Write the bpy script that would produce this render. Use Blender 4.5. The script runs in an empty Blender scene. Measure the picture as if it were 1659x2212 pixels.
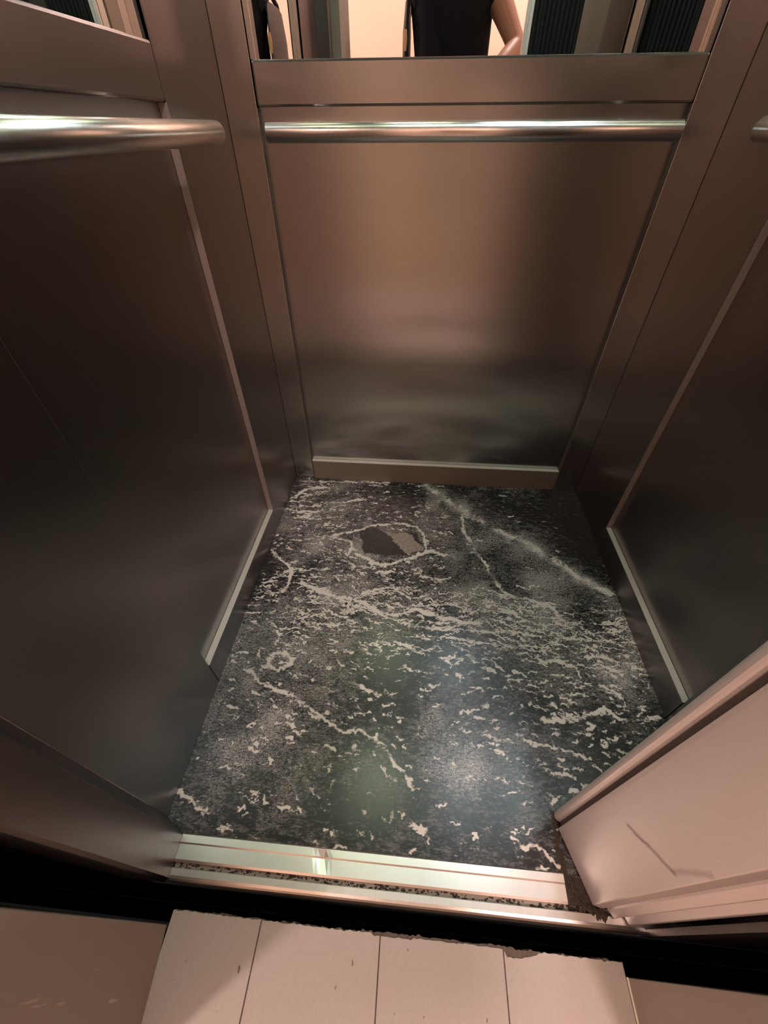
import bpy, bmesh, math, random
import numpy as np
from mathutils import Vector, Matrix
random.seed(7); rng=np.random.default_rng(7)
S=bpy.context.scene; C=S.collection
# ------------------------------------------------------------------ camera
cam_d=bpy.data.cameras.new('camera'); cam=bpy.data.objects.new('camera',cam_d); C.objects.link(cam)
F,PITCH,YAW,ROLL=884.16,.7553,-.0868,-.007
cam_d.sensor_fit='VERTICAL'; cam_d.sensor_height=36; cam_d.lens=F*36/2212; cam_d.clip_start=.005
sy,cy=math.sin(YAW),math.cos(YAW); sp,cp=math.sin(PITCH),math.cos(PITCH)
fwd=Vector((sy*cp,cy*cp,-sp)); right=Vector((cy,-sy,0)); up=right.cross(fwd)
cr,sr=math.cos(ROLL),math.sin(ROLL)
rx=right*cr+up*sr; ux=-right*sr+up*cr
cam.matrix_world=Matrix(((rx.x,ux.x,-fwd.x,.4226),(rx.y,ux.y,-fwd.y,-.1088),(rx.z,ux.z,-fwd.z,.9407),(0,0,0,1)))
S.camera=cam
# ------------------------------------------------------------------ world, lights, exposure
S.view_settings.view_transform='Standard'; S.view_settings.look='None'
S.view_settings.gamma=1; S.view_settings.use_curve_mapping=False
S.view_settings.exposure=0.98
wd=bpy.data.worlds.new('world'); S.world=wd; wd.use_nodes=True
wd.node_tree.nodes['Background'].inputs[0].default_value=(.004,.0035,.003,1)
def area(name,loc,size,power,col,rot=(0,0,0),shape='DISK',spread=math.pi,size_y=0):
    l=bpy.data.lights.new(name,'AREA'); l.shape=shape; l.size=size
    if size_y: l.size_y=size_y
    l.size=size; l.energy=power; l.color=col; l.spread=spread
    o=bpy.data.objects.new(name,l); C.objects.link(o); o.location=loc; o.rotation_euler=rot; return o
WARM=(1,.76,.72)
# lamps sit just under their fixtures (built below)
HALL_LAMP=(-.72,-.94,2.46); HALL_FILL=(1.05,-1.05,2.46)  # the second is a fill lamp added to brighten the landing
area('hall_lamp_light',HALL_LAMP,.13,14,WARM)
area('hall_fill_light',HALL_FILL,.16,16,WARM)
CAB_A=(.30,.62,2.15); CAB_B=(.82,.68,2.15)
area('cab_lamp_light_green',CAB_A,.24,1.5,(.86,1,.70),shape='SQUARE')
area('cab_lamp_light_white',CAB_B,.10,1.75,(.78,.95,1),shape='RECTANGLE',size_y=.5)
D=1.047   # cab depth behind the threshold; width is 1 (x 0..1)
# ------------------------------------------------------------------ helpers
def mat(name): 
    m=bpy.data.materials.new(name); m.use_nodes=True; nt=m.node_tree; return m,nt,nt.nodes['Principled BSDF']
def N(nt,t,**k):
    n=nt.nodes.new(t)
    for a,b in k.items(): setattr(n,a,b)
    return n
def steel(name,col,rough,brush=(60,60,1.2),amp=.02,aniso=0.,tang=(1,0,0),metal=1.,smudge=.06):
    m,nt,p=mat(name); L=nt.links.new
    p.inputs['Metallic'].default_value=metal
    tc=N(nt,'ShaderNodeTexCoord'); mp=N(nt,'ShaderNodeMapping'); mp.inputs['Scale'].default_value=brush
    L(tc.outputs['Object'],mp.inputs[0])
    n1=N(nt,'ShaderNodeTexNoise'); n1.inputs['Scale'].default_value=14; n1.inputs['Detail'].default_value=3; L(mp.outputs[0],n1.inputs['Vector'])
    n2=N(nt,'ShaderNodeTexNoise'); n2.inputs['Scale'].default_value=3.1; n2.inputs['Detail'].default_value=4; L(tc.outputs['Object'],n2.inputs['Vector'])
    r=N(nt,'ShaderNodeMath',operation='MULTIPLY_ADD'); r.inputs[1].default_value=amp; r.inputs[2].default_value=rough-amp/2; L(n1.outputs[0],r.inputs[0])
    r2=N(nt,'ShaderNodeMath',operation='MULTIPLY_ADD'); r2.inputs[1].default_value=smudge; L(n2.outputs[0],r2.inputs[0]); L(r.outputs[0],r2.inputs[2])
    L(r2.outputs[0],p.inputs['Roughness'])
    mx=N(nt,'ShaderNodeMix',data_type='RGBA'); mx.inputs[6].default_value=(*[c*.95 for c in col],1); mx.inputs[7].default_value=(*[min(1,c*1.05) for c in col],1)
    L(n1.outputs[0],mx.inputs[0]); L(mx.outputs[2],p.inputs['Base Color'])
    b=N(nt,'ShaderNodeBump'); b.inputs['Strength'].default_value=.006; b.inputs['Distance'].default_value=.0004
    
    if aniso:
        p.inputs['Anisotropic'].default_value=aniso
        tg=N(nt,'ShaderNodeCombineXYZ')
        for i in range(3): tg.inputs[i].default_value=tang[i]
        L(tg.outputs[0],p.inputs['Tangent'])
    return m
def flat(name,col,rough=.6,metal=0.,spec=.5,bump=0.,scale=60,var=.1,emit=None,es=0):
    m,nt,p=mat(name); L=nt.links.new
    p.inputs['Roughness'].default_value=rough; p.inputs['Metallic'].default_value=metal; p.inputs['Specular IOR Level'].default_value=spec
    tc=N(nt,'ShaderNodeTexCoord'); n=N(nt,'ShaderNodeTexNoise'); n.inputs['Scale'].default_value=scale; n.inputs['Detail'].default_value=4
    L(tc.outputs['Object'],n.inputs['Vector'])
    mx=N(nt,'ShaderNodeMix',data_type='RGBA'); mx.inputs[6].default_value=(*[c*(1-var) for c in col],1); mx.inputs[7].default_value=(*[min(1,c*(1+var)) for c in col],1)
    L(n.outputs[0],mx.inputs[0]); L(mx.outputs[2],p.inputs['Base Color'])
    if bump:
        b=N(nt,'ShaderNodeBump'); b.inputs['Strength'].default_value=bump; b.inputs['Distance'].default_value=.002; L(n.outputs[0],b.inputs['Height']); L(b.outputs[0],p.inputs['Normal'])
    if emit: p.inputs['Emission Color'].default_value=(*emit,1); p.inputs['Emission Strength'].default_value=es
    return m
def finish(o,label=None,cat=None,group=None,kind=None):
    if label: o['label']=label
    if cat: o['category']=cat
    if group: o['group']=group
    if kind: o['kind']=kind
    return o
def link(name,bm,m,parent=None,smooth=False,bevel=0):
    me=bpy.data.meshes.new(name); bmesh.ops.recalc_face_normals(bm,faces=bm.faces); bm.to_mesh(me); bm.free()
    me.materials.append(m); o=bpy.data.objects.new(name,me); C.objects.link(o)
    if smooth:
        for p in me.polygons: p.use_smooth=True
    if bevel:
        b=o.modifiers.new('bevel','BEVEL'); b.width=bevel; b.segments=2; b.limit_method='ANGLE'; b.angle_limit=math.radians(40)
    if parent: o.parent=parent
    return o
def empty(name,loc=(0,0,0)):
    o=bpy.data.objects.new(name,None); C.objects.link(o); o.empty_display_size=.05; return o   # kept at the world origin: parts are in world coordinates
def box(bm,x0,x1,y0,y1,z0,z1):
    v=[bm.verts.new(p) for p in [(x0,y0,z0),(x1,y0,z0),(x1,y1,z0),(x0,y1,z0),(x0,y0,z1),(x1,y0,z1),(x1,y1,z1),(x0,y1,z1)]]
    for f in [(0,3,2,1),(4,5,6,7),(0,1,5,4),(1,2,6,5),(2,3,7,6),(3,0,4,7)]: bm.faces.new([v[i] for i in f])
def bx(name,m,parent,*d,bevel=.0012):
    bm=bmesh.new(); box(bm,*d); return link(name,bm,m,parent,bevel=bevel)
def prism(bm,pts,z0,z1):   # outline in xy, extruded in z
    a=[bm.verts.new((x,y,z0)) for x,y in pts]; b=[bm.verts.new((x,y,z1)) for x,y in pts]
    bm.faces.new(a[::-1]); bm.faces.new(b)
    for i in range(len(pts)):
        j=(i+1)%len(pts); bm.faces.new([a[i],a[j],b[j],b[i]])
def prism_x(bm,pts,x0,x1):  # outline in yz, extruded in x
    a=[bm.verts.new((x0,y,z)) for y,z in pts]; b=[bm.verts.new((x1,y,z)) for y,z in pts]
    bm.faces.new(a[::-1]); bm.faces.new(b)
    for i in range(len(pts)):
        j=(i+1)%len(pts); bm.faces.new([a[i],a[j],b[j],b[i]])
def rod(bm,p0,p1,r,seg=32,dome=0.):
    p0,p1=Vector(p0),Vector(p1); d=(p1-p0).normalized(); u=d.orthogonal().normalized(); w=d.cross(u)
    prof=[(0,r*.0),(0,r-dome),(dome*.3,r-dome*.3),(dome,r)] if dome else [(0,0),(0,r)]
    L=(p1-p0).length; prof=prof+[(L-a,b) for a,b in prof[::-1]]
    rings=[]
    for a,rr in prof:
        c=p0+d*a
        if rr==0: rings.append([bm.verts.new(c)])
        else: rings.append([bm.verts.new(c+(u*math.cos(t)+w*math.sin(t))*rr) for t in [2*math.pi*i/seg for i in range(seg)]])
    for A,B in zip(rings,rings[1:]):
        for i in range(seg):
            j=(i+1)%seg
            if len(A)==1: bm.faces.new([A[0],B[i],B[j]])
            elif len(B)==1: bm.faces.new([A[j],A[i],B[0]])
            else: bm.faces.new([A[i],A[j],B[j],B[i]])
def ellipsoid(bm,c,r,seg=20,rings=14,fn=None):
    T=Matrix.Translation(c)@Matrix.Diagonal((*r,1))
    g=bmesh.ops.create_uvsphere(bm,u_segments=seg,v_segments=rings,radius=1,matrix=T)
    return g['verts']
# ------------------------------------------------------------------ materials
M={}
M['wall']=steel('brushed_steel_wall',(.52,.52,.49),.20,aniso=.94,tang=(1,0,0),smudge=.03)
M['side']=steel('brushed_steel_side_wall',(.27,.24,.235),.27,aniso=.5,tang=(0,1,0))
M['return']=steel('dark_return_steel',(.16,.137,.128),.30)
M['frame']=steel('mirror_frame_steel',(.46,.40,.35),.34)
M['door']=steel('brushed_steel_door',(.84,.77,.73),.40,smudge=.16,metal=.65)
M['rail']=steel('satin_steel_rail',(.78,.75,.71),.22,brush=(2,2,2),amp=.05)
M['sill']=steel('worn_aluminium',(.70,.68,.64),.30,brush=(40,2,2),amp=.16,smudge=.1)
M['kick']=steel('dull_kick_steel',(.33,.27,.215),.48,metal=.7,smudge=.2)
M['recess_dark']=flat('dark_recess_brown',(.07,.052,.042),.7)  # dark brown that stands in for groove shade and seam lines
M['mirror']=flat('mirror_glass',(.86,.86,.84),.0,1.,var=0)
M['black']=flat('black_hoistway',(.004,.004,.004),.9,spec=.1)
M['dirt']=flat('packed_dirt',(.055,.038,.028),.9,bump=1,scale=260,var=.7)
M['rubber']=flat('black_rubber',(.012,.010,.009),.8,spec=.2)
M['jamb']=steel('landing_jamb_steel',(.34,.28,.23),.45,smudge=.15,metal=.3)
M['lit_edge']=steel('hall_lit_edge_steel',(.42,.36,.33),.4,metal=.5)  # paler steel: hall light on the recess edge put into the colour
M['ledge']=steel('lit_pale_ledge',(.62,.60,.55),.45,metal=.4)  # pale and less metallic: the catch of ceiling light put into the colour
M['caulk']=flat('pale_caulk',(.75,.66,.55),.7,bump=.3,scale=200)
M['mortar']=flat('grey_brown_mortar',(.13,.095,.075),.95,bump=1,scale=180,var=.5)
M['beige']=flat('beige_hall_wall',(.80,.66,.55),.85,bump=.05,scale=300,var=.03)
M['ceil']=flat('white_hall_ceiling',(.7,.66,.6),.9)
M['cabceil']=flat('dark_cab_ceiling',(.06,.055,.05),.6)
M['lamp_g']=flat('lamp_diffuser_green',(.8,.8,.8),.5,emit=(.86,1,.7),es=4)
M['lamp_w']=flat('lamp_diffuser_white',(.8,.8,.8),.5,emit=(.80,.95,1),es=6)
M['lamp_h']=flat('lamp_diffuser_warm',(.8,.8,.8),.5,emit=WARM,es=14)
M['skin']=flat('skin',(.27,.14,.095),.5,bump=.1,scale=120,var=.06)
M['shirt']=flat('black_cotton',(.005,.005,.007),.9,spec=.15,bump=.4,scale=400,var=.3)
M['trouser']=flat('khaki_cotton',(.38,.31,.25),.9,bump=.4,scale=400,var=.3)  # legs are unseen; pale tone chosen to brighten the back wall's reflection
M['shoe']=flat('dark_leather',(.02,.018,.016),.45)
M['hair']=flat('dark_hair',(.02,.013,.01),.6,bump=.8,scale=90,var=.5)
M['bag']=flat('black_bag_fabric',(.012,.011,.013),.6,bump=.4,scale=250,var=.3)
M['buckle']=flat('tan_leather_trim',(.5,.3,.16),.5)
M['eye']=flat('eye_white',(.35,.32,.30),.3)
M['iris']=flat('dark_iris',(.02,.012,.008),.2)

# traced vein lines of the granite: (half width, strength, points), metres
VEINS= [(0.0059, 1, [(0.126, 0.572),(0.183, 0.552),(0.225, 0.539),(0.276, 0.535),(0.316, 0.52),(0.356, 0.501),(0.406, 0.498),(0.454, 0.516),(0.491, 0.505),(0.527, 0.494),(0.575, 0.484),(0.617, 0.484)]),(0.0031, 0.9, [(0.331, 0.502),(0.356, 0.494),(0.419, 0.471),(0.491, 0.464),(0.544, 0.458),(0.621, 0.459),(0.703, 0.466),(0.772, 0.463)]),(0.0026, 0.8, [(0.394, 0.483),(0.455, 0.485),(0.527, 0.479),(0.587, 0.478)]),(0.003, 0.9, [(0.52, 0.439),(0.555, 0.433),(0.618, 0.428),(0.686, 0.426),(0.744, 0.435),(0.788, 0.431)]),(0.0024, 0.7, [(0.662, 0.416),(0.719, 0.423),(0.776, 0.425)]),(0.0147, 0.62, [(0.475, 1.033),(0.54, 0.975),(0.6, 0.909),(0.657, 0.869),(0.712, 0.825),(0.765, 0.795),(0.814, 0.75),(0.859, 0.709),(0.903, 0.669),(0.946, 0.636),(0.986, 0.603)]),(0.0064, 0.72, [(0.598, 0.886),(0.594, 0.812),(0.613, 0.773),(0.636, 0.709),(0.664, 0.65),(0.69, 0.595),(0.719, 0.574),(0.761, 0.57),(0.813, 0.552),(0.83, 0.518),(0.839, 0.495)]),(0.0055, 0.5, [(0.839, 0.495),(0.853, 0.466),(0.879, 0.436),(0.935, 0.405),(1.004, 0.387)]),(0.0043, 0.9, [(0.053, 0.311),(0.094, 0.286),(0.131, 0.273),(0.188, 0.262),(0.236, 0.235),(0.271, 0.214),(0.299, 0.198),(0.343, 0.201),(0.379, 0.186),(0.406, 0.162),(0.436, 0.123),(0.455, 0.109)]),(0.0047, 0.85, [(0.732, 0.256),(0.782, 0.263),(0.834, 0.274),(0.878, 0.287),(0.902, 0.27),(0.942, 0.273),(0.989, 0.281)]),(0.0028, 0.85, [(0.685, 0.21),(0.722, 0.204),(0.758, 0.201),(0.794, 0.193),(0.82, 0.187)]),(0.0056, 0.95, [(0.268, 0.699),(0.314, 0.666),(0.355, 0.657),(0.409, 0.682),(0.457, 0.704),(0.498, 0.726),(0.533, 0.71)]),(0.0045, 0.9, [(0.184, 0.77),(0.22, 0.783),(0.241, 0.784),(0.283, 0.812),(0.326, 0.829),(0.386, 0.837),(0.447, 0.821),(0.477, 0.782),(0.48, 0.734)]),(0.0042, 0.9, [(0.189, 0.76),(0.224, 0.753),(0.244, 0.735),(0.251, 0.697)]),(0.005, 0.9, [(0.127, 0.917),(0.198, 0.925),(0.268, 0.942)]),(0.0049, 0.8, [(0.05, 0.897),(0.113, 0.906)]),(0.0048, 0.8, [(0.05, 0.867),(0.126, 0.88)]),(0.0037, 0.8, [(0.056, 0.838),(0.126, 0.839)]),(0.0063, 0.9, [(0.022, 0.948),(0.055, 0.986),(0.111, 1.0)]),(0.0054, 0.7, [(0.021, 1.025),(0.138, 1.034),(0.274, 1.039),(0.341, 1.044)]),(0.0054, 1, [(0.035, 0.662),(0.072, 0.638),(0.089, 0.614),(0.087, 0.58),(0.081, 0.54)]),(0.0056, 0.8, [(0.006, 0.688),(0.035, 0.662)]),(0.0046, 0.8, [(0.086, 0.625),(0.117, 0.624)]),(0.0029, 0.9, [(0.306, 0.557),(0.349, 0.573),(0.388, 0.583),(0.399, 0.572)]),(0.0031, 0.8, [(0.215, 0.676),(0.252, 0.661),(0.268, 0.645),(0.301, 0.653)]),(0.0038, 0.9, [(0.337, 0.633),(0.384, 0.637),(0.398, 0.629)]),(0.003, 0.8, [(0.465, 0.626),(0.491, 0.617),(0.517, 0.609)]),(0.0039, 0.8, [(0.157, 0.627),(0.194, 0.634),(0.218, 0.641)]),(0.0027, 0.85, [(0.522, 0.539),(0.559, 0.529),(0.59, 0.52),(0.611, 0.513)]),(0.0029, 0.9, [(0.753, 0.396),(0.803, 0.396),(0.832, 0.385),(0.837, 0.362)]),(0.0022, 0.9, [(0.671, 0.338),(0.727, 0.34),(0.76, 0.347)]),(0.0029, 0.9, [(0.519, 0.389),(0.53, 0.378),(0.544, 0.367)]),(0.0029, 0.8, [(0.581, 0.394),(0.597, 0.378),(0.613, 0.373)]),(0.0033, 0.8, [(0.425, 0.352),(0.442, 0.342)]),(0.0032, 0.8, [(0.486, 0.312),(0.5, 0.314)]),(0.0045, 0.85, [(0.592, 0.249),(0.612, 0.248)]),(0.003, 0.8, [(0.4, 0.398),(0.428, 0.398)]),(0.003, 0.8, [(0.451, 0.392),(0.491, 0.403)]),(0.0026, 0.8, [(0.713, 0.289),(0.732, 0.282),(0.744, 0.276)]),(0.0025, 0.8, [(0.771, 0.278),(0.785, 0.273)]),(0.0027, 0.8, [(0.778, 0.309),(0.815, 0.315),(0.848, 0.322)]),(0.0027, 0.8, [(0.885, 0.344),(0.92, 0.326),(0.923, 0.306)]),(0.0033, 0.9, [(0.656, 0.033),(0.689, 0.032),(0.713, 0.015)]),(0.0047, 0.9, [(0.461, 0.047),(0.478, 0.045)]),(0.0019, 0.6, [(0.517, 0.062),(0.542, 0.061)]),(0.0037, 0.85, [(0.003, 0.072),(0.027, 0.059),(0.048, 0.042),(0.073, 0.037)]),(0.0028, 0.85, [(0.201, 0.058),(0.221, 0.051),(0.239, 0.058)]),(0.002, 0.5, [(0.256, 0.093),(0.293, 0.044),(0.317, 0.005)]),(0.0031, 0.8, [(0.1, 0.014),(0.117, 0.016)]),(0.0032, 0.8, [(0.141, 0.035),(0.144, 0.038)]),(0.0022, 0.7, [(0.066, 0.113),(0.091, 0.111)]),(0.0035, 0.7, [(-0.001, 0.366),(0.015, 0.337),(0.032, 0.321)]),(0.003, 0.8, [(0.222, 0.229),(0.25, 0.217)]),(0.0032, 0.7, [(0.309, 0.304),(0.354, 0.286),(0.371, 0.277)]),(0.0025, 0.7, [(0.389, 0.243),(0.43, 0.241)]),(0.0024, 0.7, [(0.598, 0.212),(0.655, 0.204)]),(0.0021, 0.6, [(0.537, 0.131),(0.591, 0.132),(0.645, 0.132)]),(0.0033, 0.7, [(0.851, 0.505),(0.884, 0.499)]),(0.004, 0.6, [(0.759, 0.519),(0.794, 0.515)]),(0.0029, 0.8, [(0.898, 0.39),(0.938, 0.379),(0.994, 0.388)]),(0.0027, 0.8, [(0.635, 0.553),(0.691, 0.55)]),(0.0052, 0.7, [(0.506, 0.815),(0.557, 0.788)]),(0.004, 0.7, [(0.519, 0.718),(0.574, 0.704)]),(0.0034, 0.7, [(0.764, 0.548),(0.824, 0.546)])]
EYE_DARK = [(0.264, 0.786),(0.297, 0.816),(0.328, 0.812),(0.368, 0.778),(0.392, 0.737),(0.414, 0.71),(0.352, 0.696),(0.296, 0.701),(0.273, 0.747)]
EYE_LIGHT = [(0.367, 0.79),(0.411, 0.797),(0.448, 0.77),(0.473, 0.724),(0.429, 0.706),(0.404, 0.719),(0.374, 0.754)]
EYE_SLIVER = [(0.407, 0.801),(0.44, 0.794),(0.474, 0.743),(0.46, 0.746),(0.433, 0.775)]
LENS = [(0.073, 0.94),(0.117, 0.965),(0.183, 0.965),(0.205, 0.952),(0.148, 0.933),(0.1, 0.929)]
RING = [(0.127, 0.346),(0.161, 0.349),(0.134, 0.323)]
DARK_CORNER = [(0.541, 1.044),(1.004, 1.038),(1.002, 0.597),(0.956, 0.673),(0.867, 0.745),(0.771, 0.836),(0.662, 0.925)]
# ---- cab floor: dark foliated granite; the veins are computed as a vertex attribute from traced lines
def granite():
    m,nt,p=mat('dark_veined_granite'); L=nt.links.new
    tc=N(nt,'ShaderNodeTexCoord'); o=tc.outputs['Object']
    A=lambda n: N(nt,'ShaderNodeAttribute',attribute_name=n).outputs['Fac']
    def noise(scale,detail,vec,rough=.6,dist=0.):
        n=N(nt,'ShaderNodeTexNoise'); n.inputs['Scale'].default_value=scale; n.inputs['Detail'].default_value=detail; n.inputs['Roughness'].default_value=rough; n.inputs['Distortion'].default_value=dist
        L(vec,n.inputs['Vector']); return n.outputs[0]
    def ma(op,a,b=None,c=None):
        n=N(nt,'ShaderNodeMath',operation=op)
        for i,x in enumerate((a,b,c)):
            if x is None: continue
            if isinstance(x,(int,float)): n.inputs[i].default_value=x
            else: L(x,n.inputs[i])
        return n.outputs[0]
    def step(x,a,b):
        n=N(nt,'ShaderNodeMapRange',interpolation_type='SMOOTHSTEP'); n.inputs[1].default_value=a; n.inputs[2].default_value=b; L(x,n.inputs[0]); return n.outputs[0]
    def mix(f,a,b):
        n=N(nt,'ShaderNodeMix',data_type='RGBA'); L(f,n.inputs[0])
        for i,x in ((6,a),(7,b)):
            if isinstance(x,tuple): n.inputs[i].default_value=(*x,1)
            else: L(x,n.inputs[i])
        return n.outputs[2]
    mp=N(nt,'ShaderNodeMapping'); mp.inputs['Scale'].default_value=(.62,1.25,1); mp.inputs['Rotation'].default_value=(0,0,.12); L(o,mp.inputs[0]); s_=mp.outputs[0]
    fine=noise(420,3,o,.7); grain=noise(230,4,s_,.75); med=noise(80,5,s_,.72,.5)
    g=A('ground')
    mottle=ma('ADD',ma('MULTIPLY_ADD',ma('SUBTRACT',med,.5),1.2,grain),ma('MULTIPLY',ma('SUBTRACT',g,.5),.42))
    c=mix(step(mottle,.36,.64),(.013,.0125,.0125),(.105,.100,.096))
    salt=ma('ADD',ma('MULTIPLY_ADD',ma('SUBTRACT',grain,.5),.9,fine),ma('MULTIPLY',ma('SUBTRACT',g,.5),.5))
    c=mix(step(salt,.57,.74),c,(.36,.34,.32))
    v=A('vein'); rag=ma('MULTIPLY_ADD',ma('SUBTRACT',grain,.5),1.5,v); rag=ma('MULTIPLY_ADD',ma('SUBTRACT',fine,.5),.8,rag); rag=ma('MULTIPLY_ADD',ma('SUBTRACT',med,.5),.9,rag)
    lf=ma('MULTIPLY',step(rag,.34,.80),step(v,.06,.28))
    c=mix(lf,c,mix(fine,(.52,.49,.44),(.78,.73,.67)))
    hal=A('halo'); c=mix(ma('MULTIPLY',hal,.7),c,(.010,.010,.010))
    c=mix(ma('MULTIPLY',A('dark'),.95),c,mix(step(grain,.4,.7),(.018,.017,.016),(.040,.037,.035)))
    c=mix(step(ma('MULTIPLY_ADD',ma('SUBTRACT',med,.5),.6,A('pale')),.4,.6),c,mix(step(grain,.35,.65),(.16,.135,.11),(.36,.31,.265)))
    L(c,p.inputs['Base Color']); p.inputs['Specular IOR Level'].default_value=.40
    L(ma('MULTIPLY_ADD',med,.20,.15),p.inputs['Roughness'])
    b=N(nt,'ShaderNodeBump'); b.inputs['Strength'].default_value=.10; b.inputs['Distance'].default_value=.001; L(grain,b.inputs['Height']); L(b.outputs[0],p.inputs['Normal'])
    return m
def seg_dist(P,pts):
    d=np.full(len(P),9.); 
    for a,b in zip(pts,pts[1:]):
        a=np.array(a);b=np.array(b);ab=b-a;t=np.clip(((P-a)@ab)/(ab@ab+1e-12),0,1)
        d=np.minimum(d,np.linalg.norm(P-(a+t[:,None]*ab),axis=1))
    return d
def in_poly(P,poly,soft=.003):
    x,y=P[:,0],P[:,1]; ins=np.zeros(len(P),bool); n=len(poly)
    for i in range(n):
        (x0,y0),(x1,y1)=poly[i],poly[(i+1)%n]
        c=((y0>y)!=(y1>y)); 
        with np.errstate(divide='ignore',invalid='ignore'): ins^=c&(x<(x1-x0)*(y-y0)/(y1-y0+1e-15)+x0)
    d=seg_dist(P,list(poly)+[poly[0]])
    return np.clip(.5+np.where(ins,d,-d)/(2*soft),0,1)
def vnoise(P,sc,seed):
    r=np.random.default_rng(seed); g=r.random((64,64)); q=P*np.array(sc)+20; i=np.floor(q).astype(int); f=q-i; f=f*f*(3-2*f); i%=64; j=(i+1)%64
    return (g[i[:,0],i[:,1]]*(1-f[:,0])*(1-f[:,1])+g[j[:,0],i[:,1]]*f[:,0]*(1-f[:,1])+g[i[:,0],j[:,1]]*(1-f[:,0])*f[:,1]+g[j[:,0],j[:,1]]*f[:,0]*f[:,1])
def fbm(P,sc,seed,oct=3):
    s=np.zeros(len(P)); a=.5
    for k in range(oct): s+=a*(vnoise(P,(sc*2**k,sc*2**k),seed+k)-.5); a*=.55
    return s*1.6
def cab_floor():
    nx,ny=502,524; xs=np.linspace(-.002,1.002,nx); ys=np.linspace(-.001,D,ny)
    X,Y=np.meshgrid(xs,ys); P=np.stack([X.ravel(),Y.ravel()],1)
    co=np.concatenate([P,np.zeros((len(P),1))],1)
    idx=np.arange(nx*ny).reshape(ny,nx)
    fc=np.stack([idx[:-1,:-1].ravel(),idx[:-1,1:].ravel(),idx[1:,1:].ravel(),idx[1:,:-1].ravel()],1)
    rim=np.concatenate([idx[0,:],idx[1:,-1],idx[-1,-2::-1],idx[-2:0:-1,0]]); nr=len(rim); low=np.arange(nr)+len(co)
    co2=np.concatenate([co,co[rim]-np.array([0,0,.02])])
    faces=[tuple(map(int,f)) for f in fc]+[(int(rim[i]),int(low[i]),int(low[(i+1)%nr]),int(rim[(i+1)%nr])) for i in range(nr)]+[tuple(int(v) for v in low[::-1])]
    me=bpy.data.meshes.new('floor'); me.from_pydata(co2.tolist(),[],faces); me.update()
    # domain warp: traced veins and flecks get natural irregular outlines
    W=P+.011*np.stack([fbm(P,16,1),fbm(P,16,5)],1)+.006*np.stack([fbm(P,55,40),fbm(P,55,50)],1)+.0035*np.stack([vnoise(P,(190,190),3)-.5,vnoise(P,(190,190),4)-.5],1)*2
    v=np.zeros(len(P)); halo=np.zeros(len(P))
    brk=.45+.9*vnoise(P,(38,38),77)*(.5+.7*vnoise(P,(90,90),78))*1.3
    def paint(pts,w,s,pad=.03,soft=2.):
        a=np.array(pts); x0,y0=a.min(0)-pad; x1,y1=a.max(0)+pad
        i0,i1=np.searchsorted(xs,[x0,x1]); j0,j1=np.searchsorted(ys,[y0,y1]); 
        if i1<=i0 or j1<=j0: return
        k=idx[j0:j1,i0:i1].ravel(); d=seg_dist(W[k],pts)
        v[k]=np.maximum(v[k],s*np.exp(-(d/w)**soft)); return k,d
    for w,s,pts in VEINS:
        k,d=paint(pts,max(w,.0028)*1.15,s*1.12); v[k]*=1.; 
        if w>.006: v[k]=np.maximum(v[k],s*.42*np.exp(-(d/(w*2.2))**2))
    v*=np.clip(brk,.4,1.2)
    gb=np.zeros(len(P))
    for w,s,pts in VEINS:
        if w>.010 and len(pts)>6: gb=np.maximum(gb,np.exp(-(seg_dist(W,pts)/.022)**2))
    cx,cyy=RING[0]; th=np.hypot((W[:,0]-cx)/.028,(W[:,1]-cyy)/.021); v=np.maximum(v,.85*np.exp(-((th-1)/.35)**2)); 
    # flow direction for the loose flecks
    def ang(x,y):
        a=-.10-.30*(x-.45)*math.exp(-((y-.85)/.25)**2)*2
        if y<.35: a-=.25*(1-y/.35)*math.sin(x*7)
        ex,ey=x-.37,(y-.755)*1.35; r=math.hypot(ex,ey)
        if r<.30: 
            t=math.atan2(ey,ex)-math.pi/2; t=(t+math.pi/2)%math.pi-math.pi/2; k=math.exp(-(r/.17)**2)*min(1,abs(ey)/.04); 
            a=a*(1-k)+k*t*.8
        return a+random.gauss(0,.16)
    n=0
    while n<3000:
        x,y=random.random(),random.random()*D
        dens=.30+1.1*math.exp(-((y-.50-.10*(.5-x))/.10)**2)+1.0*math.exp(-((x-.10)**2+(y-.86)**2)/.02)+.55*math.exp(-((x-.8)**2+(y-.25)**2)/.03)+.35*math.exp(-((x-.12)**2+(y-.3)**2)/.03)+.5*math.exp(-((x-.35)**2+(y-.70)**2)/.03)
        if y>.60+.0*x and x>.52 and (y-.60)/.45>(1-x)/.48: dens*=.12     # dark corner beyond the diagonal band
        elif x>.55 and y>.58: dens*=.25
        if y<.12: dens*=.6
        if in_eye(x,y): continue
        if random.random()*1.5>dens: continue
        long_=math.exp(-((y-.50)/.10)**2)+.5*math.exp(-((x-.1)**2+(y-.88)**2)/.02)
        ln=random.uniform(.003,.010)+random.random()**2*(.016+.060*long_); w=random.uniform(.0011,.0024)*(1.25-.35*long_)+(.0012 if y<.3 and random.random()<.15 else 0)
        pts=[(x,y)]; 
        for q in range(5):
            a=ang(*pts[-1]) if q==0 else a+random.gauss(0,.22); pts.append((pts[-1][0]+math.cos(a)*ln/5,pts[-1][1]+math.sin(a)*ln/5))
        paint(pts,w,random.choice((.45,.6,.8,1.15)),.02); n+=1
    n=0
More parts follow.
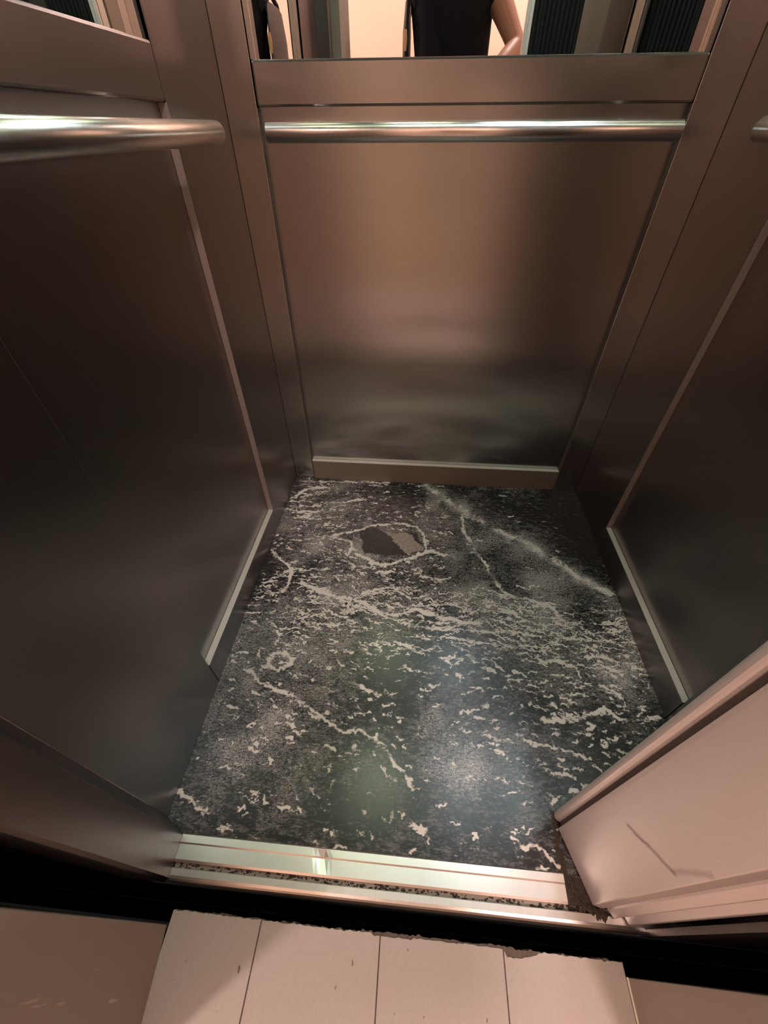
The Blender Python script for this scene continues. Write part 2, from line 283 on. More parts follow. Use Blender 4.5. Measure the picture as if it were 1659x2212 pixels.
    while n<260:       # dark lenses between the flecks
        x,y=random.random(),random.random()*D; ln=random.uniform(.01,.05); w=random.uniform(.002,.006); pts=[(x,y)]
        for q in range(4):
            a=ang(*pts[-1]); pts.append((pts[-1][0]+math.cos(a)*ln/4,pts[-1][1]+math.sin(a)*ln/4))
        a_=np.array(pts); i0,i1=np.searchsorted(xs,[a_[:,0].min()-.02,a_[:,0].max()+.02]); j0,j1=np.searchsorted(ys,[a_[:,1].min()-.02,a_[:,1].max()+.02]); k=idx[j0:j1,i0:i1].ravel(); n+=1
        if len(k)==0: continue
        d=seg_dist(W[k],pts); halo[k]=np.maximum(halo[k],random.uniform(.4,1)*np.exp(-(d/w)**2))
    halo*=np.clip(1-v*1.6,0,1)
    dark=np.maximum.reduce([in_poly(W,EYE_DARK,.0015),in_poly(W,EYE_SLIVER,.0015),in_poly(W,LENS,.003)*.9])
    pale=in_poly(W,EYE_LIGHT,.0015)*(1-in_poly(W,EYE_SLIVER,.0015))
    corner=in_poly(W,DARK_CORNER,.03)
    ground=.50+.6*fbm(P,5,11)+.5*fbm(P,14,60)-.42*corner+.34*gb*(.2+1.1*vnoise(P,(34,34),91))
    def ext(a): return np.concatenate([a,a[rim]]).astype(np.float32)
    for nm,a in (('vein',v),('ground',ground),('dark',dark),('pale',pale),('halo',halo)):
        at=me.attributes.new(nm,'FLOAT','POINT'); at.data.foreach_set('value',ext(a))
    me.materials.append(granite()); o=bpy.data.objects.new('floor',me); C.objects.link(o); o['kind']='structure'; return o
def in_eye(x,y): return ((x-.37)/.10)**2+((y-.755)/.055)**2<1
cab_floor()

# ------------------------------------------------------------------ cab walls (structure): stiles, kick plate, recessed panel, mid rail
ZK,ZM0,ZM1,HT=.078,.971,1.037,2.16; RC=.015
def wall_set(name,mtl,axis,a0,a1,p0,p1,side):
    """axis 'x': the wall runs along y at x=const. a0..a1 = full run, p0..p1 = panel run; side=+1 wall surface faces +axis."""
    root=empty(name); root['kind']='structure'
    c={'left':0,'right':1,'back':D}[side]; s={'left':-1,'right':1,'back':1}[side]   # s: outward direction
    def put(nm,m,u0,u1,d0,d1,z0,z1,bev=.0012):
        o0,o1=sorted((c+s*d0,c+s*d1))
        if side=='back': return bx(nm,m,root,u0,u1,o0,o1,z0,z1,bevel=bev)
        return bx(nm,m,root,o0,o1,u0,u1,z0,z1,bevel=bev)
    put('backing',M['black'],a0,a1,.034,.05,0,HT,0)
    if p0>a0: put('stile',mtl,a0,p0,0,.034,0,HT)
    put('stile',mtl,p1,a1,0,.034,0,HT)
    g=.0018
    put('kick_plate',M['kick'] if side=='back' else mtl,p0+g,p1-.0004,0,.034,0,ZK,.0008)
    put('ledge',M['ledge'],p0+g,p1-.0004,.0004,RC-.0008,ZK+.0001,ZK+.0012,0)
    if side=='back':
        put('toned_edge_strip',M['recess_dark'],p0+.0002,p0+.0012,.0004,RC-.0005,ZK+.0014,ZM0-.0004,0); put('toned_edge_strip',M['recess_dark'],p1-.0012,p1-.0002,.0004,RC-.0005,ZK+.0014,ZM0-.0004,0)  # dark strips put in along both sides to draw the panel seams
    else: put('toned_edge_strip',M['lit_edge'],p1-.0012,p1-.0002,.0004,RC-.0005,ZK+.0014,ZM0-.0004,0)  # pale strip added so the recess side looks lit
    put('panel',mtl,p0,p1,RC,.034,ZK,ZM0+.01,0)
    put('mid_rail',mtl,p0+g,p1-.0004,0,.034,ZM0,ZM1,.004)
    put('upper_trim',mtl,p0,p1,0,.034,HT-.09,HT)
    put('mirror_frame',M['frame'],p0,p0+.012,.006,.030,ZM1,HT-.09)
    put('mirror_frame',M['frame'],p1-.012,p1,.006,.030,ZM1,HT-.09)
    return put
put=wall_set('wall_back',M['wall'],'y',0,1,.0657,.9238,'back')
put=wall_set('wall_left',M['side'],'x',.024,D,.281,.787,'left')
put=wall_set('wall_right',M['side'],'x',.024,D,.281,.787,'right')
for o in list(C.objects):   # the long ledge over each kick plate, coloured pale as if lit, belongs to the recess: nothing else to add
    pass
def mirror(side,label):
    r=empty('mirror'); finish(r,label,'mirror')
    z0,z1=ZM1+.0005,HT-.0905
    if side=='back': d=(.078,.9115,D+.018,D+.024,z0,z1)
    elif side=='left': d=(-.024,-.018,.2935,.7745,z0,z1)
    else: d=(1.018,1.024,.2935,.7745,z0,z1)
    bx('glass',M['mirror'],r,*d,bevel=0); return r
mirror('back','wide mirror above the back handrail reflecting the hall and a person in black')
mirror('left','mirror set in the upper half of the left lift wall, at the top left corner')
mirror('right','mirror in the upper half of the right lift wall, seen in the back mirror')

# front corner returns of the cab
bm=bmesh.new(); prism(bm,[(.0,.0243),(.0405,.001),(.0405,-.058),(.036,-.0645),(-.034,-.0645),(-.034,.0243)],-.004,HT)
o=link('wall_front_left',bm,M['return'],None,bevel=.002); o['kind']='structure'
bm=bmesh.new(); box(bm,.905,1.034,-.0,.0243,-.004,HT); o=link('wall_front_right',bm,M['frame'],None,bevel=.002); o['kind']='structure'
bm=bmesh.new(); prism(bm,[(.93,-.002),(.93,-.05),(.835,-.056),(.835,-.064),(1.5,-.066),(1.5,-.002)],-.03,HT); o=link('trim_1',bm,M['return'],None); o['kind']='structure'

# ------------------------------------------------------------------ handrails
def handrail(p0,p1,brk,label):
    r=empty('handrail'); finish(r,label,'handrail',None)
    bm=bmesh.new(); rod(bm,p0,p1,.0158,40,.0016); ro=link('rail',bm,M['rail'],r,smooth=True); ro.modifiers.new('e','EDGE_SPLIT').split_angle=math.radians(50)
    for a,b in brk:
        bm=bmesh.new(); rod(bm,a,b,.006,16); c=Vector(b); d=(Vector(b)-Vector(a)).normalized(); rod(bm,c-d*.004,c,.017,24); link('bracket',bm,M['rail'],r,smooth=False)
    return r
ZR=.9335
handrail((.0965,.989,ZR-.001),(.8935,.989,ZR-.001),[((x,.995,ZR),(x,D+RC-.0005,ZR)) for x in (.19,.80)],'round steel handrail across the back wall under the mirror')
handrail((.060,.30,ZR+.001),(.060,.816,ZR+.001),[((.054,y,ZR),(-RC+.0005,y,ZR)) for y in (.36,.70)],'round steel handrail on the left wall, blurred end near the corner')
handrail((.940,.30,ZR+.001),(.940,.812,ZR+.001),[((.946,y,ZR),(1+RC-.0005,y,ZR)) for y in (.36,.70)],'round steel handrail on the right wall, only its tip showing')

# ------------------------------------------------------------------ threshold
sill=empty('door_threshold'); finish(sill,'worn aluminium door threshold with a dirt-filled guide groove in front of the granite floor','threshold')
x0,x1=.0408,.93
def sillpart(nm,prof,xa,xb,m,jit=0.):
    bm=bmesh.new(); n=90
    rings=[]
    for i in range(n+1):
        x=xa+(xb-xa)*i/n
        rings.append([bm.verts.new((x,y+jit*rng.normal()*.3,z+jit*rng.normal())) for y,z in prof])
    for A,B in zip(rings,rings[1:]):
        for j in range(len(prof)):
            k=(j+1)%len(prof); bm.faces.new([A[j],A[k],B[k],B[j]])
    bm.faces.new(rings[0]); bm.faces.new(rings[-1][::-1])
    o=link(nm,bm,m,sill); return o
dent=[]
o=sillpart('rear_plate',[(.0030,-.006),(.0030,.0012),(.0015,.0022),(-.0095,.0022),(-.0118,.0006),(-.0330,.0006),(-.0365,-.0012),(-.0365,-.010),(-.030,-.012)],.0408,.7185,M['sill'])
for v in o.data.vertices:    # the small dent left of the middle of the plate
    d=math.hypot((v.co.x-.300)/.010,(v.co.y+.014)/.008)
    if v.co.z>-.001: v.co.z-=.0022*math.exp(-d*d)
sillpart('front_plate',[(-.0440,-.010),(-.0440,-.0008),(-.0450,.0),(-.0545,-.0002),(-.0585,-.0014),(-.0612,-.0040),(-.0625,-.0080),(-.0628,-.045),(-.055,-.045)],.0408,.93,M['sill'])
sillpart('guide_groove',[(-.0365,-.010),(-.0440,-.010),(-.0440,-.014),(-.0365,-.014)],.0408,.93,M['jamb'])
bx('packed_dirt',M['dirt'],sill,.7188,.905,-.0362,-.0003,-.012,-.0012,bevel=0)
bm=bmesh.new()
for i in range(240):
    x=random.uniform(.05,.76); y=random.uniform(-.0435,-.037); s=random.uniform(.0006,.0019)*(1.6 if x>.70 else 1)
    bmesh.ops.create_icosphere(bm,subdivisions=1,radius=s,matrix=Matrix.Translation((x,y,-.0095))@Matrix.Diagonal((random.uniform(1,3),1,.6,1)))
link('groove_dirt',bm,M['dirt'],sill)['kind']='stuff'
# dirt packed in the crevice at the foot of the folded door
bm=bmesh.new()
for i in range(330):
    t=random.random(); 
    P=[(.7195,.092),(.7185,.04),(.7215,.004),(.742,-.036),(.776,-.047)]; k=min(3,int(t*4)); f=t*4-k
    x=P[k][0]*(1-f)+P[k+1][0]*f+random.gauss(0,.0022); y=P[k][1]*(1-f)+P[k+1][1]*f+random.gauss(0,.003); s=random.uniform(.0007,.0028)
    bmesh.ops.create_icosphere(bm,subdivisions=1,radius=s,matrix=Matrix.Translation((x,y,s*.3-.0005))@Matrix.Diagonal((1,random.uniform(1,2),.6,1)))
finish(link('dirt',bm,M['dirt']),'brown dirt packed along the foot of the folded lift door','dirt',kind='stuff')

def scratched():
    m=steel('scuffed_door_steel',(.84,.77,.73),.40,smudge=.16,metal=.65); nt=m.node_tree; L=nt.links.new; p=nt.nodes['Principled BSDF']
    src=p.inputs['Base Color'].links[0].from_socket
    tc=N(nt,'ShaderNodeTexCoord'); nz=N(nt,'ShaderNodeTexNoise'); nz.inputs['Scale'].default_value=60; nz.inputs['Detail'].default_value=4; L(tc.outputs['Object'],nz.inputs['Vector'])
    def vm(op,a,b):
        n=N(nt,'ShaderNodeVectorMath',operation=op)
        for i,x in enumerate((a,b)):
            if isinstance(x,tuple): n.inputs[i].default_value=x
            elif x is not None: L(x,n.inputs[i])
        return n
    wob=vm('SUBTRACT',nz.outputs['Color'],(.5,.5,.5)); ws=N(nt,'ShaderNodeVectorMath',operation='SCALE'); L(wob.outputs[0],ws.inputs[0]); ws.inputs['Scale'].default_value=.006
    P=vm('MULTIPLY',vm('ADD',tc.outputs['Object'],ws.outputs[0]).outputs[0],(0,1,1)).outputs[0]
    col=src
    for A,B,w,f in (((0,.0290,.258),(0,-.0225,.303),.0055,.55),((0,.0190,.262),(0,.0050,.283),.0035,.35),((0,-.021,.300),(0,-.0300,.372),.005,.3)):
        ab=tuple(b-a for a,b in zip(A,B)); l2=sum(x*x for x in ab)
        d=vm('SUBTRACT',P,A).outputs[0]; dt=vm('DOT_PRODUCT',d,ab); t=N(nt,'ShaderNodeMath',operation='MULTIPLY',use_clamp=True); L(dt.outputs['Value'],t.inputs[0]); t.inputs[1].default_value=1/l2
        sc=N(nt,'ShaderNodeVectorMath',operation='SCALE'); sc.inputs[0].default_value=ab; L(t.outputs[0],sc.inputs['Scale'])
        dist=vm('DISTANCE',d,sc.outputs[0]); r=N(nt,'ShaderNodeMapRange',interpolation_type='SMOOTHSTEP'); L(dist.outputs['Value'],r.inputs[0]); r.inputs[1].default_value=w; r.inputs[2].default_value=0; r.inputs[3].default_value=0; r.inputs[4].default_value=f
        mx=N(nt,'ShaderNodeMix',data_type='RGBA'); L(r.outputs[0],mx.inputs[0]); L(col,mx.inputs[6]); mx.inputs[7].default_value=(.16,.11,.09,1); col=mx.outputs[2]
    L(col,p.inputs['Base Color']); return m
M['door_scuffed']=scratched()
# ------------------------------------------------------------------ folding car door, folded open at the right
door=empty('folding_door'); finish(door,'folded metal lift door standing open at the right, scuffed near its foot','door')
zt=2.06
def leaf(i,pts,nm='leaf'):
    bm=bmesh.new(); prism(bm,pts,.004+.001*i,zt); return link(nm,bm,M['door_scuffed'] if i==0 else M['door'],door,bevel=.0012)
lf0=leaf(0,[(.7310,.0740),(.7310,.0665),(.7235,.0655),(.7250,.060),(.7570,-.0340),(.7715,-.0375),(.7750,-.032),(.7480,.080)])
bm=bmesh.new(); pts=[]
for t in [math.radians(a) for a in range(60,301,20)]: pts.append((.7285+.0085*math.cos(t),.0835+.0085*math.sin(t)))
prism(bm,pts+[(.742,.0765),(.742,.0915)],.004,zt); link('edge_trim',bm,M['door'],door,bevel=.0005)
bx('recess_dark',M['recess_dark'],lf0,.7288,.7312,.0662,.0752,.004,zt,bevel=.0003)  # dark strip laid in the leaf's groove to paint its shade
leaf(1,[(.7535,.082),(.7790,-.0385),(.7865,-.0475),(.7985,-.0455),(.7740,.082)])
leaf(2,[(.7800,.080),(.8030,-.0440),(.8080,-.0535),(.8230,-.0525),(.8040,.080)])
leaf(3,[(.8100,.080),(.8290,-.0480),(.8480,-.0480),(.8360,.080)])
leaf(4,[(.8420,.080),(.8560,-.0440),(.8780,-.0440),(.8680,.080)])
hb=bx('hinge_backing',M['rubber'],door,.745,.903,.0815,.0835,.006,zt,bevel=0)
k=0
for xa in (.752,.767,.7775,.792,.8065,.8215,.838,.853,.868,.884,.896):   # black rubber hinge strips seen on the inner end
    bm=bmesh.new(); rod(bm,(xa,.0850,.01),(xa,.0850,zt-.01),.0062,10); link('hinge_strip',bm,M['rubber'],hb,smooth=True); k+=1

# ------------------------------------------------------------------ hoistway (black), landing
bm=bmesh.new()
box(bm,-.75,1.9,-.112,-.066,-1.0,-.9)
box(bm,-.75,-.70,-.112,-.066,-.9,HT+.3); box(bm,1.85,1.9,-.112,-.066,-.9,HT+.3)
box(bm,-.75,1.9,-.0655,-.0640,-.9,-.047)
box(bm,-.75,-.034,-.0655,-.06,-.9,HT+.3)
o=link('trim_2',bm,M['black']); o['kind']='structure'
bm=bmesh.new(); box(bm,-.2,1.2,.0,D+.2,-.2,-.021); o=link('floor_underside',bm,M['black']); o['kind']='structure'

def tile_mat():
    m,nt,p=mat('pinkish_porcelain_tile'); L=nt.links.new
    tc=N(nt,'ShaderNodeTexCoord')
    n=N(nt,'ShaderNodeTexNoise'); n.inputs['Scale'].default_value=180; n.inputs['Detail'].default_value=3; L(tc.outputs['Object'],n.inputs['Vector'])
    n2=N(nt,'ShaderNodeTexNoise'); n2.inputs['Scale'].default_value=62; n2.inputs['Detail'].default_value=2
    mp=N(nt,'ShaderNodeMapping'); mp.inputs['Scale'].default_value=(1.6,.8,1); L(tc.outputs['Object'],mp.inputs[0]); L(mp.outputs[0],n2.inputs['Vector'])
    mx=N(nt,'ShaderNodeMix',data_type='RGBA'); mx.inputs[6].default_value=(.42,.35,.31,1); mx.inputs[7].default_value=(.50,.42,.375,1); L(n.outputs[0],mx.inputs[0])
    sp=N(nt,'ShaderNodeMapRange'); sp.inputs[1].default_value=.715; sp.inputs[2].default_value=.75; L(n2.outputs[0],sp.inputs[0])
    m2=N(nt,'ShaderNodeMix',data_type='RGBA'); L(sp.outputs[0],m2.inputs[0]); L(mx.outputs[2],m2.inputs[6]); m2.inputs[7].default_value=(.16,.10,.07,1)
    L(m2.outputs[2],p.inputs['Base Color']); p.inputs['Roughness'].default_value=.5
    b=N(nt,'ShaderNodeBump'); b.inputs['Strength'].default_value=.15; b.inputs['Distance'].default_value=.0006; L(n.outputs[0],b.inputs['Height']); L(b.outputs[0],p.inputs['Normal'])
    return m
fl=empty('floor_landing'); fl['kind']='structure'
bm=bmesh.new()
J=[-1.2,-.9,-.6,-.3,.0670,.2165,.4110,.6045,.7868,.99,1.19,1.39,1.6,1.8,2.0]
for a,b in zip(J,J[1:]):
    outer=a<.06 or a>.78
    g=.0009
    n=40; front=[]
    for i in range(n+1):
        x=a+g+(b-a-2*g)*i/n; y=-.0958+.0012*math.sin(x*90)*0+random.gauss(0,.0006)
        if .6045<x<.66: y-=.0085*math.sin(min(1,(x-.6045)/.006)*math.pi/2)*max(0,1-((x-.6045)/.056)**3)
        if .40<x<.46: y-=.002
        if outer: y-=.17
        front.append((x,y))
    rows=[-.1905+.0002,None]
    pts=front+[(b-g+random.gauss(0,.0002),-.45),(a+g,-.45)]
    prism(bm,pts,-.012,0.)
    y=-.4515
    while y>-1.5:
        prism(bm,[(a+g,y),(b-g,y),(b-g,y-.6),(a+g,y-.6)],-.012,0.); y-=.6015
link('tile_paving',bm,tile_mat(),fl,bevel=.0006)
bm=bmesh.new()   # mortar bed with a ragged front edge, shows in the joints and at the broken tile edge
n=160; top=[]; 
pts=[]
for i in range(n+1):
    x=.0672+.7194*i/n; pts.append((x,-.0950+random.gauss(0,.0010)+(.0018 if .38<x<.62 else 0)))
prism(bm,pts+[(.7866,-.26),(2.0,-.26),(2.0,-1.5),(-1.2,-1.5),(-1.2,-.26),(.0672,-.26)],-.06,-.0016)
link('mortar_bed',bm,M['mortar'],fl)
bm=bmesh.new(); box(bm,-1.2,2.0,-1.5,-.12,-.3,-.061); link('slab',bm,M['black'],fl)

# landing door surround
def scuffed():
    m=steel('landing_reveal_steel',(.30,.245,.205),.45,smudge=.2,metal=.3); nt=m.node_tree; L=nt.links.new; p=nt.nodes['Principled BSDF']
    src=p.inputs['Base Color'].links[0].from_socket
    tc=N(nt,'ShaderNodeTexCoord'); mp=N(nt,'ShaderNodeMapping'); mp.inputs['Scale'].default_value=(1,34,5); mp.inputs['Rotation'].default_value=(.35,0,0); L(tc.outputs['Object'],mp.inputs[0])
    n=N(nt,'ShaderNodeTexNoise'); n.inputs['Scale'].default_value=1.7; n.inputs['Detail'].default_value=5; L(mp.outputs[0],n.inputs['Vector'])
    r=N(nt,'ShaderNodeMapRange'); r.inputs[1].default_value=.66; r.inputs[2].default_value=.70; L(n.outputs[0],r.inputs[0])
    mx=N(nt,'ShaderNodeMix',data_type='RGBA'); L(r.outputs[0],mx.inputs[0]); L(src,mx.inputs[6]); mx.inputs[7].default_value=(.5,.40,.32,1)
    L(mx.outputs[2],p.inputs['Base Color']); return m
M['scuff']=scuffed()
fr=empty('landing_door_frame'); finish(fr,'brown metal landing door frame standing on the tiles at both sides of the opening','door frame')
bm=bmesh.new(); prism(bm,[(.0655,-.1135),(.0800,-.2590),(-.02,-.2620),(-.02,-.1135)],.0003,2.3); link('jamb',bm,M['scuff'],fr,bevel=.001)
bm=bmesh.new(); prism(bm,[(.7885,-.1110),(.8700,-.1110),(.8700,-.262),(.7895,-.2590)],.0003,2.3); link('jamb',bm,M['jamb'],fr,bevel=.001)
bx('head',M['jamb'],fr,-.02,.87,-.259,-.1125,2.08,2.3)
bx('caulk_bead',M['caulk'],fr,.7862,.7890,-.255,-.1105,.0,.0022,bevel=.0005)
w=empty('wall_landing'); w['kind']='structure'
bx('masonry',M['beige'],w,-1.2,-.0205,-.252,-.114,0,2.5,bevel=0); bx('masonry',M['beige'],w,.8705,2.0,-.252,-.112,0,2.5,bevel=0); bx('masonry',M['beige'],w,-.0205,.8705,-.252,-.114,2.301,2.5,bevel=0)
for nm,d in (('wall_hall_back',(-1.2,2.0,-1.56,-1.5,0,2.5)),('wall_hall_left',(-1.26,-1.2,-1.5,-.12,0,2.5)),('wall_hall_right',(2.0,2.06,-1.5,-.12,0,2.5)),):
    bx(nm,M['beige'],None,*d,bevel=0)['kind']='structure'
bx('ceiling_hall',M['ceil'],None,-1.26,2.06,-1.56,-.112,2.5,2.56,bevel=0)['kind']='structure'
bx('ceiling',M['cabceil'],None,-.05,1.05,-.06,D+.05,HT+.0005,HT+.05,bevel=0)['kind']='structure'
def lamp(name,loc,size,m,label,square=True):
    r=empty(name); finish(r,label,'light')
    x,y,z=loc
    if square:
        s,q=(size[0]/2,size[1]/2) if isinstance(size,tuple) else (size/2,size/2)
        bm=bmesh.new(); box(bm,x-s,x+s,y-q,y+q,z+.003,z+.007); link('diffuser',bm,m,r)
        bm=bmesh.new()
        for a in ((x-s-.012,x-s,y-q-.012,y+q+.012),(x+s,x+s+.012,y-q-.012,y+q+.012),(x-s,x+s,y-q-.012,y-q),(x-s,x+s,y+q,y+q+.012)): box(bm,*a,z-.002,z+.010)
        link('frame',bm,M['side'],r)
    else:
        bm=bmesh.new(); rod(bm,(x,y,z+.003),(x,y,z+.02),size/2,32); link('diffuser',bm,m,r)
        bm=bmesh.new(); rod(bm,(x,y,z+.02),(x,y,z+.0395),size/2+.02,32); link('housing',bm,M['ceil'],r)
lamp('ceiling_light',CAB_A,.24,M['lamp_g'],'square greenish ceiling light of the lift cab, left one')
lamp('ceiling_light',CAB_B,(.10,.5),M['lamp_w'],'long cold white ceiling light of the lift cab, right one')
lamp('hall_ceiling_light',HALL_LAMP,.13,M['lamp_h'],'warm round hall ceiling lamp behind the left of the doorway',False)
lamp('hall_ceiling_light',HALL_FILL,.16,M['lamp_h'],'added fill lamp, warm and round, behind the right of the doorway',False)
# ------------------------------------------------------------------ person behind the camera (seen in the mirrors)
def loft(bm,path,seg=20):   # path: list of (centre, rx, ry, [axis hint]) ; circle rings perpendicular to the path
    cs=[Vector(p[0]) for p in path]; rings=[]
    for i,p in enumerate(path):
        d=(cs[min(i+1,len(cs)-1)]-cs[max(i-1,0)]).normalized()
        u=Vector((1,0,0)); u=(u-d*u.dot(d))
        if u.length<.15: u=Vector((0,0,1))-d*d.z
        u.normalize(); w=d.cross(u)
        rings.append([bm.verts.new(cs[i]+u*math.cos(t)*p[1]+w*math.sin(t)*p[2]) for t in [2*math.pi*k/seg for k in range(seg)]])
    for A,B in zip(rings,rings[1:]):
        for i in range(seg): j=(i+1)%seg; bm.faces.new([A[i],A[j],B[j],B[i]])
    bm.faces.new(rings[0][::-1]); bm.faces.new(rings[-1])
def remesh(o,v,sm=6):
    r=o.modifiers.new('remesh','REMESH'); r.mode='VOXEL'; r.voxel_size=v; r.use_smooth_shade=True
    s=o.modifiers.new('smooth','SMOOTH'); s.iterations=sm; s.factor=.5; return o
PX,PY=.515,-.68
person=empty('person'); finish(person,'person in a black T-shirt, one elbow out, standing on the landing tiles','person')
LS,RS=Vector((PX-.150,PY+.02,1.395)),Vector((PX+.148,PY+.02,1.395))
LE,RE=Vector((.405,PY+.14,1.08)),Vector((.790,PY+.110,1.200))
LW,RW=Vector((.410,PY+.36,1.00)),Vector((.620,PY+.32,1.03))
bm=bmesh.new()
loft(bm,[((PX,PY,.90),.155,.105),((PX,PY,1.0),.150,.105),((PX,PY,1.1),.135,.095),((PX,PY+.01,1.22),.150,.102),((PX,PY+.015,1.34),.165,.100),((PX,PY+.02,1.41),.120,.075),((PX,PY+.03,1.45),.062,.060)])
loft(bm,[((PX,PY+.02,1.40),.060,.062),((PX,PY+.045,1.47),.054,.056),((PX,PY+.065,1.55),.052,.056)],16)
HC=Vector((PX,PY+.095,1.600))
R=Matrix.Translation(HC)@Matrix.Rotation(math.radians(-26),4,'X')
bmesh.ops.create_uvsphere(bm,u_segments=24,v_segments=18,radius=1,matrix=R@Matrix.Translation((0,-.012,.025))@Matrix.Diagonal((.075,.095,.085,1)))
bmesh.ops.create_uvsphere(bm,u_segments=20,v_segments=14,radius=1,matrix=R@Matrix.Translation((0,.014,-.030))@Matrix.Diagonal((.060,.070,.085,1)))
bmesh.ops.create_uvsphere(bm,u_segments=12,v_segments=10,radius=1,matrix=R@Matrix.Translation((0,.088,-.018))@Matrix.Diagonal((.012,.020,.022,1)))
bmesh.ops.create_uvsphere(bm,u_segments=12,v_segments=10,radius=1,matrix=R@Matrix.Translation((0,.076,-.058))@Matrix.Diagonal((.024,.012,.010,1)))
for s in (-1,1): bmesh.ops.create_uvsphere(bm,u_segments=12,v_segments=10,radius=1,matrix=R@Matrix.Translation((s*.074,-.008,-.008))@Matrix.Diagonal((.010,.018,.030,1)))
def arm(S0,E0,W0,side):
    loft(bm,[(S0,.056,.056),(S0.lerp(E0,.35),.050,.052),(S0.lerp(E0,.8),.041,.042),(E0,.039,.040)],16)
    bmesh.ops.create_uvsphere(bm,u_segments=12,v_segments=10,radius=.040,matrix=Matrix.Translation(E0))
    loft(bm,[(E0,.039,.040),(E0.lerp(W0,.3),.040,.042),(E0.lerp(W0,.75),.030,.031),(W0,.024,.028)],16)
    f=Vector((-.25*side,.72,-.25)).normalized(); palm=W0+f*.085
    lat=Vector((0,.2,1)).normalized()
    loft(bm,[(W0,.022,.028),(W0+f*.03,.018,.036),(palm,.015,.040)],14)
    for k,(off,ln) in enumerate(((.030,.070),(.010,.078),(-.010,.072),(-.029,.056))):
        a=palm+lat*off-f*.01; d1=f; d2=(f+Vector((-side*.9,0,0))).normalized(); d3=(f*.2+Vector((-side,0,0))).normalized()
        b=a+d1*ln*.48; c=b+d2*ln*.34; e=c+d3*ln*.30
        loft(bm,[(a,.0095,.0095),(b,.0085,.0085),(c,.0078,.0078),(e,.0065,.0065)],10)
    t0=W0+f*.035+lat*.022; t1=t0+(f*.6+lat*.9).normalized()*.04+Vector((-side*.012,0,0)); t2=t1+(f+lat*.2+Vector((-side*.5,0,0))).normalized()*.032
    loft(bm,[(t0,.014,.014),(t1,.011,.011),(t2,.008,.008)],10)
arm(LS,LE,LW,-1); arm(RS,RE,RW,1)
for s in (-1,1):
    h=Vector((PX+s*.085,PY,.90)); k=Vector((PX+s*.10,PY+.02,.48)); a=Vector((PX+s*.11,PY-.01,.08))
    loft(bm,[(h,.088,.090),(h.lerp(k,.4),.078,.082),(k,.055,.058),(k.lerp(a,.35),.055,.058),(a,.036,.040)],16)
    loft(bm,[(a,.036,.040),(a+Vector((0,.05,-.035)),.040,.030),(a+Vector((s*.01,.15,-.055)),.040,.020)],14)
b=remesh(link('body',bm,M['skin'],person,smooth=True),.0045,5)
bm=bmesh.new()
loft(bm,[((PX-.01,PY,.86),.180,.130),((PX-.01,PY,.95),.178,.128),((PX-.01,PY,1.1),.172,.122),((PX-.01,PY+.01,1.22),.172,.124),((PX-.01,PY+.015,1.34),.172,.118),((PX,PY+.02,1.41),.138,.088),((PX,PY+.03,1.447),.080,.070)])
loft(bm,[(RS-(RE-RS)*.05,.068,.066),(RS.lerp(RE,.15),.062,.062),(RS.lerp(RE,.30),.060,.060)],16)
loft(bm,[(LS-(LE-LS)*.05,.068,.066),(LS.lerp(LE,.4),.062,.062),(LS.lerp(LE,.92),.058,.058)],16)
remesh(link('tshirt',bm,M['shirt'],person,smooth=True),.008,4)
bm=bmesh.new()
loft(bm,[((PX,PY,.82),.172,.122),((PX,PY,.93),.168,.118),((PX,PY,.99),.160,.112)])
for s in (-1,1):
    h=Vector((PX+s*.085,PY,.90)); k=Vector((PX+s*.10,PY+.02,.48)); a=Vector((PX+s*.11,PY-.01,.07))
    loft(bm,[(h,.098,.108),(h.lerp(k,.4),.090,.096),(k,.070,.074),(k.lerp(a,.4),.066,.070),(a,.058,.064)],16)
remesh(link('trousers',bm,M['trouser'],person,smooth=True),.009,4)
for s in (-1,1):
    bm=bmesh.new(); x=PX+s*.115
    loft(bm,[((x,PY-.075,.045),.034,.034),((x,PY-.03,.048),.042,.044),((x,PY+.04,.044),.045,.040),((x+s*.006,PY+.12,.032),.050,.028),((x+s*.006,PY+.18,.025),.034,.020)],18)
    box(bm,x-.04,x+.042,PY-.09,PY+.17,.0008,.018)
    remesh(link('shoe',bm,M['shoe'],person,smooth=True),.006,4)
bm=bmesh.new()
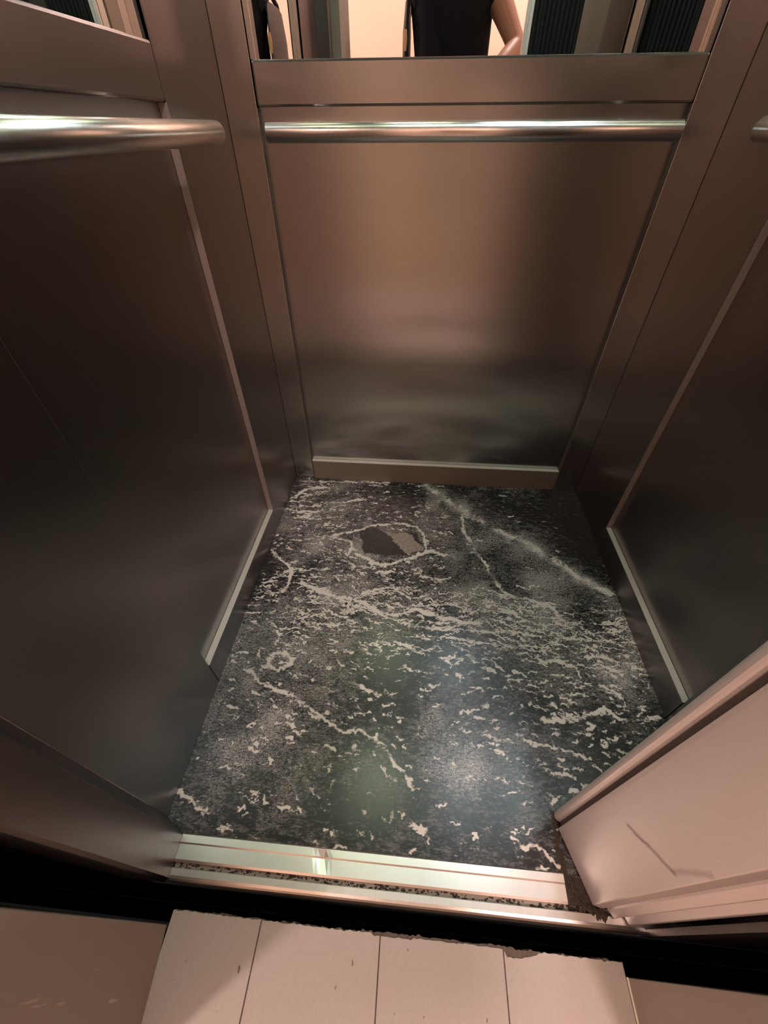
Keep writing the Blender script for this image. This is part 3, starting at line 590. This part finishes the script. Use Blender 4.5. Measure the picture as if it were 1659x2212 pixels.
bmesh.ops.create_uvsphere(bm,u_segments=28,v_segments=20,radius=1,matrix=R@Matrix.Translation((0,-.022,.036))@Matrix.Diagonal((.083,.100,.086,1)))
for f in list(bm.faces):
    q=R.inverted()@f.calc_center_median()
    if q.y>.045 and q.z<.055 or q.z<-.045 or (q.z<-.01 and q.y>-.01): bm.faces.remove(f)
link('hair',bm,M['hair'],person,smooth=True).modifiers.new('s','SOLIDIFY').thickness=.006
for s in (-1,1):
    bm=bmesh.new(); bmesh.ops.create_uvsphere(bm,u_segments=16,v_segments=10,radius=1,matrix=R@Matrix.Translation((s*.028,.0705,.004))@Matrix.Diagonal((.012,.008,.0065,1))); ey=link('eye',bm,M['eye'],person,smooth=True)
    bm=bmesh.new(); bmesh.ops.create_uvsphere(bm,u_segments=16,v_segments=10,radius=1,matrix=R@Matrix.Translation((s*.028,.0765,.003))@Matrix.Diagonal((.005,.0025,.005,1))); link('iris',bm,M['iris'],ey,smooth=True)
# bag on the left hip with its strap over the shoulder
bag=empty('shoulder_bag'); finish(bag,'black shoulder bag with a tan tab hanging at the left side of the person','bag')
bm=bmesh.new(); loft(bm,[((.292,PY-.02,.98),.010,.10),((.291,PY-.02,1.01),.018,.15),((.291,PY-.02,1.25),.018,.15),((.294,PY-.02,1.34),.012,.125),((.296,PY-.02,1.352),.005,.09)],22)
bb=link('bag_body',bm,M['bag'],bag,smooth=True)
bm=bmesh.new(); loft(bm,[((.296,PY+.085,1.32),.010,.004),((.303,PY+.085,1.36),.010,.004),((.340,PY+.085,1.43),.012,.004),((.385,PY+.02,1.492),.014,.005),((.340,PY-.065,1.43),.012,.004),((.300,PY-.10,1.36),.010,.004),((.296,PY-.115,1.32),.010,.004)],12)
link('strap',bm,M['bag'],bag,smooth=True)
bm=bmesh.new(); loft(bm,[((.291,PY+.133,1.19),.005,.002),((.291,PY+.133,1.225),.009,.003),((.291,PY+.132,1.255),.006,.002)],12)
link('tan_tab',bm,M['buckle'],bb)['label']='tan leather tab'
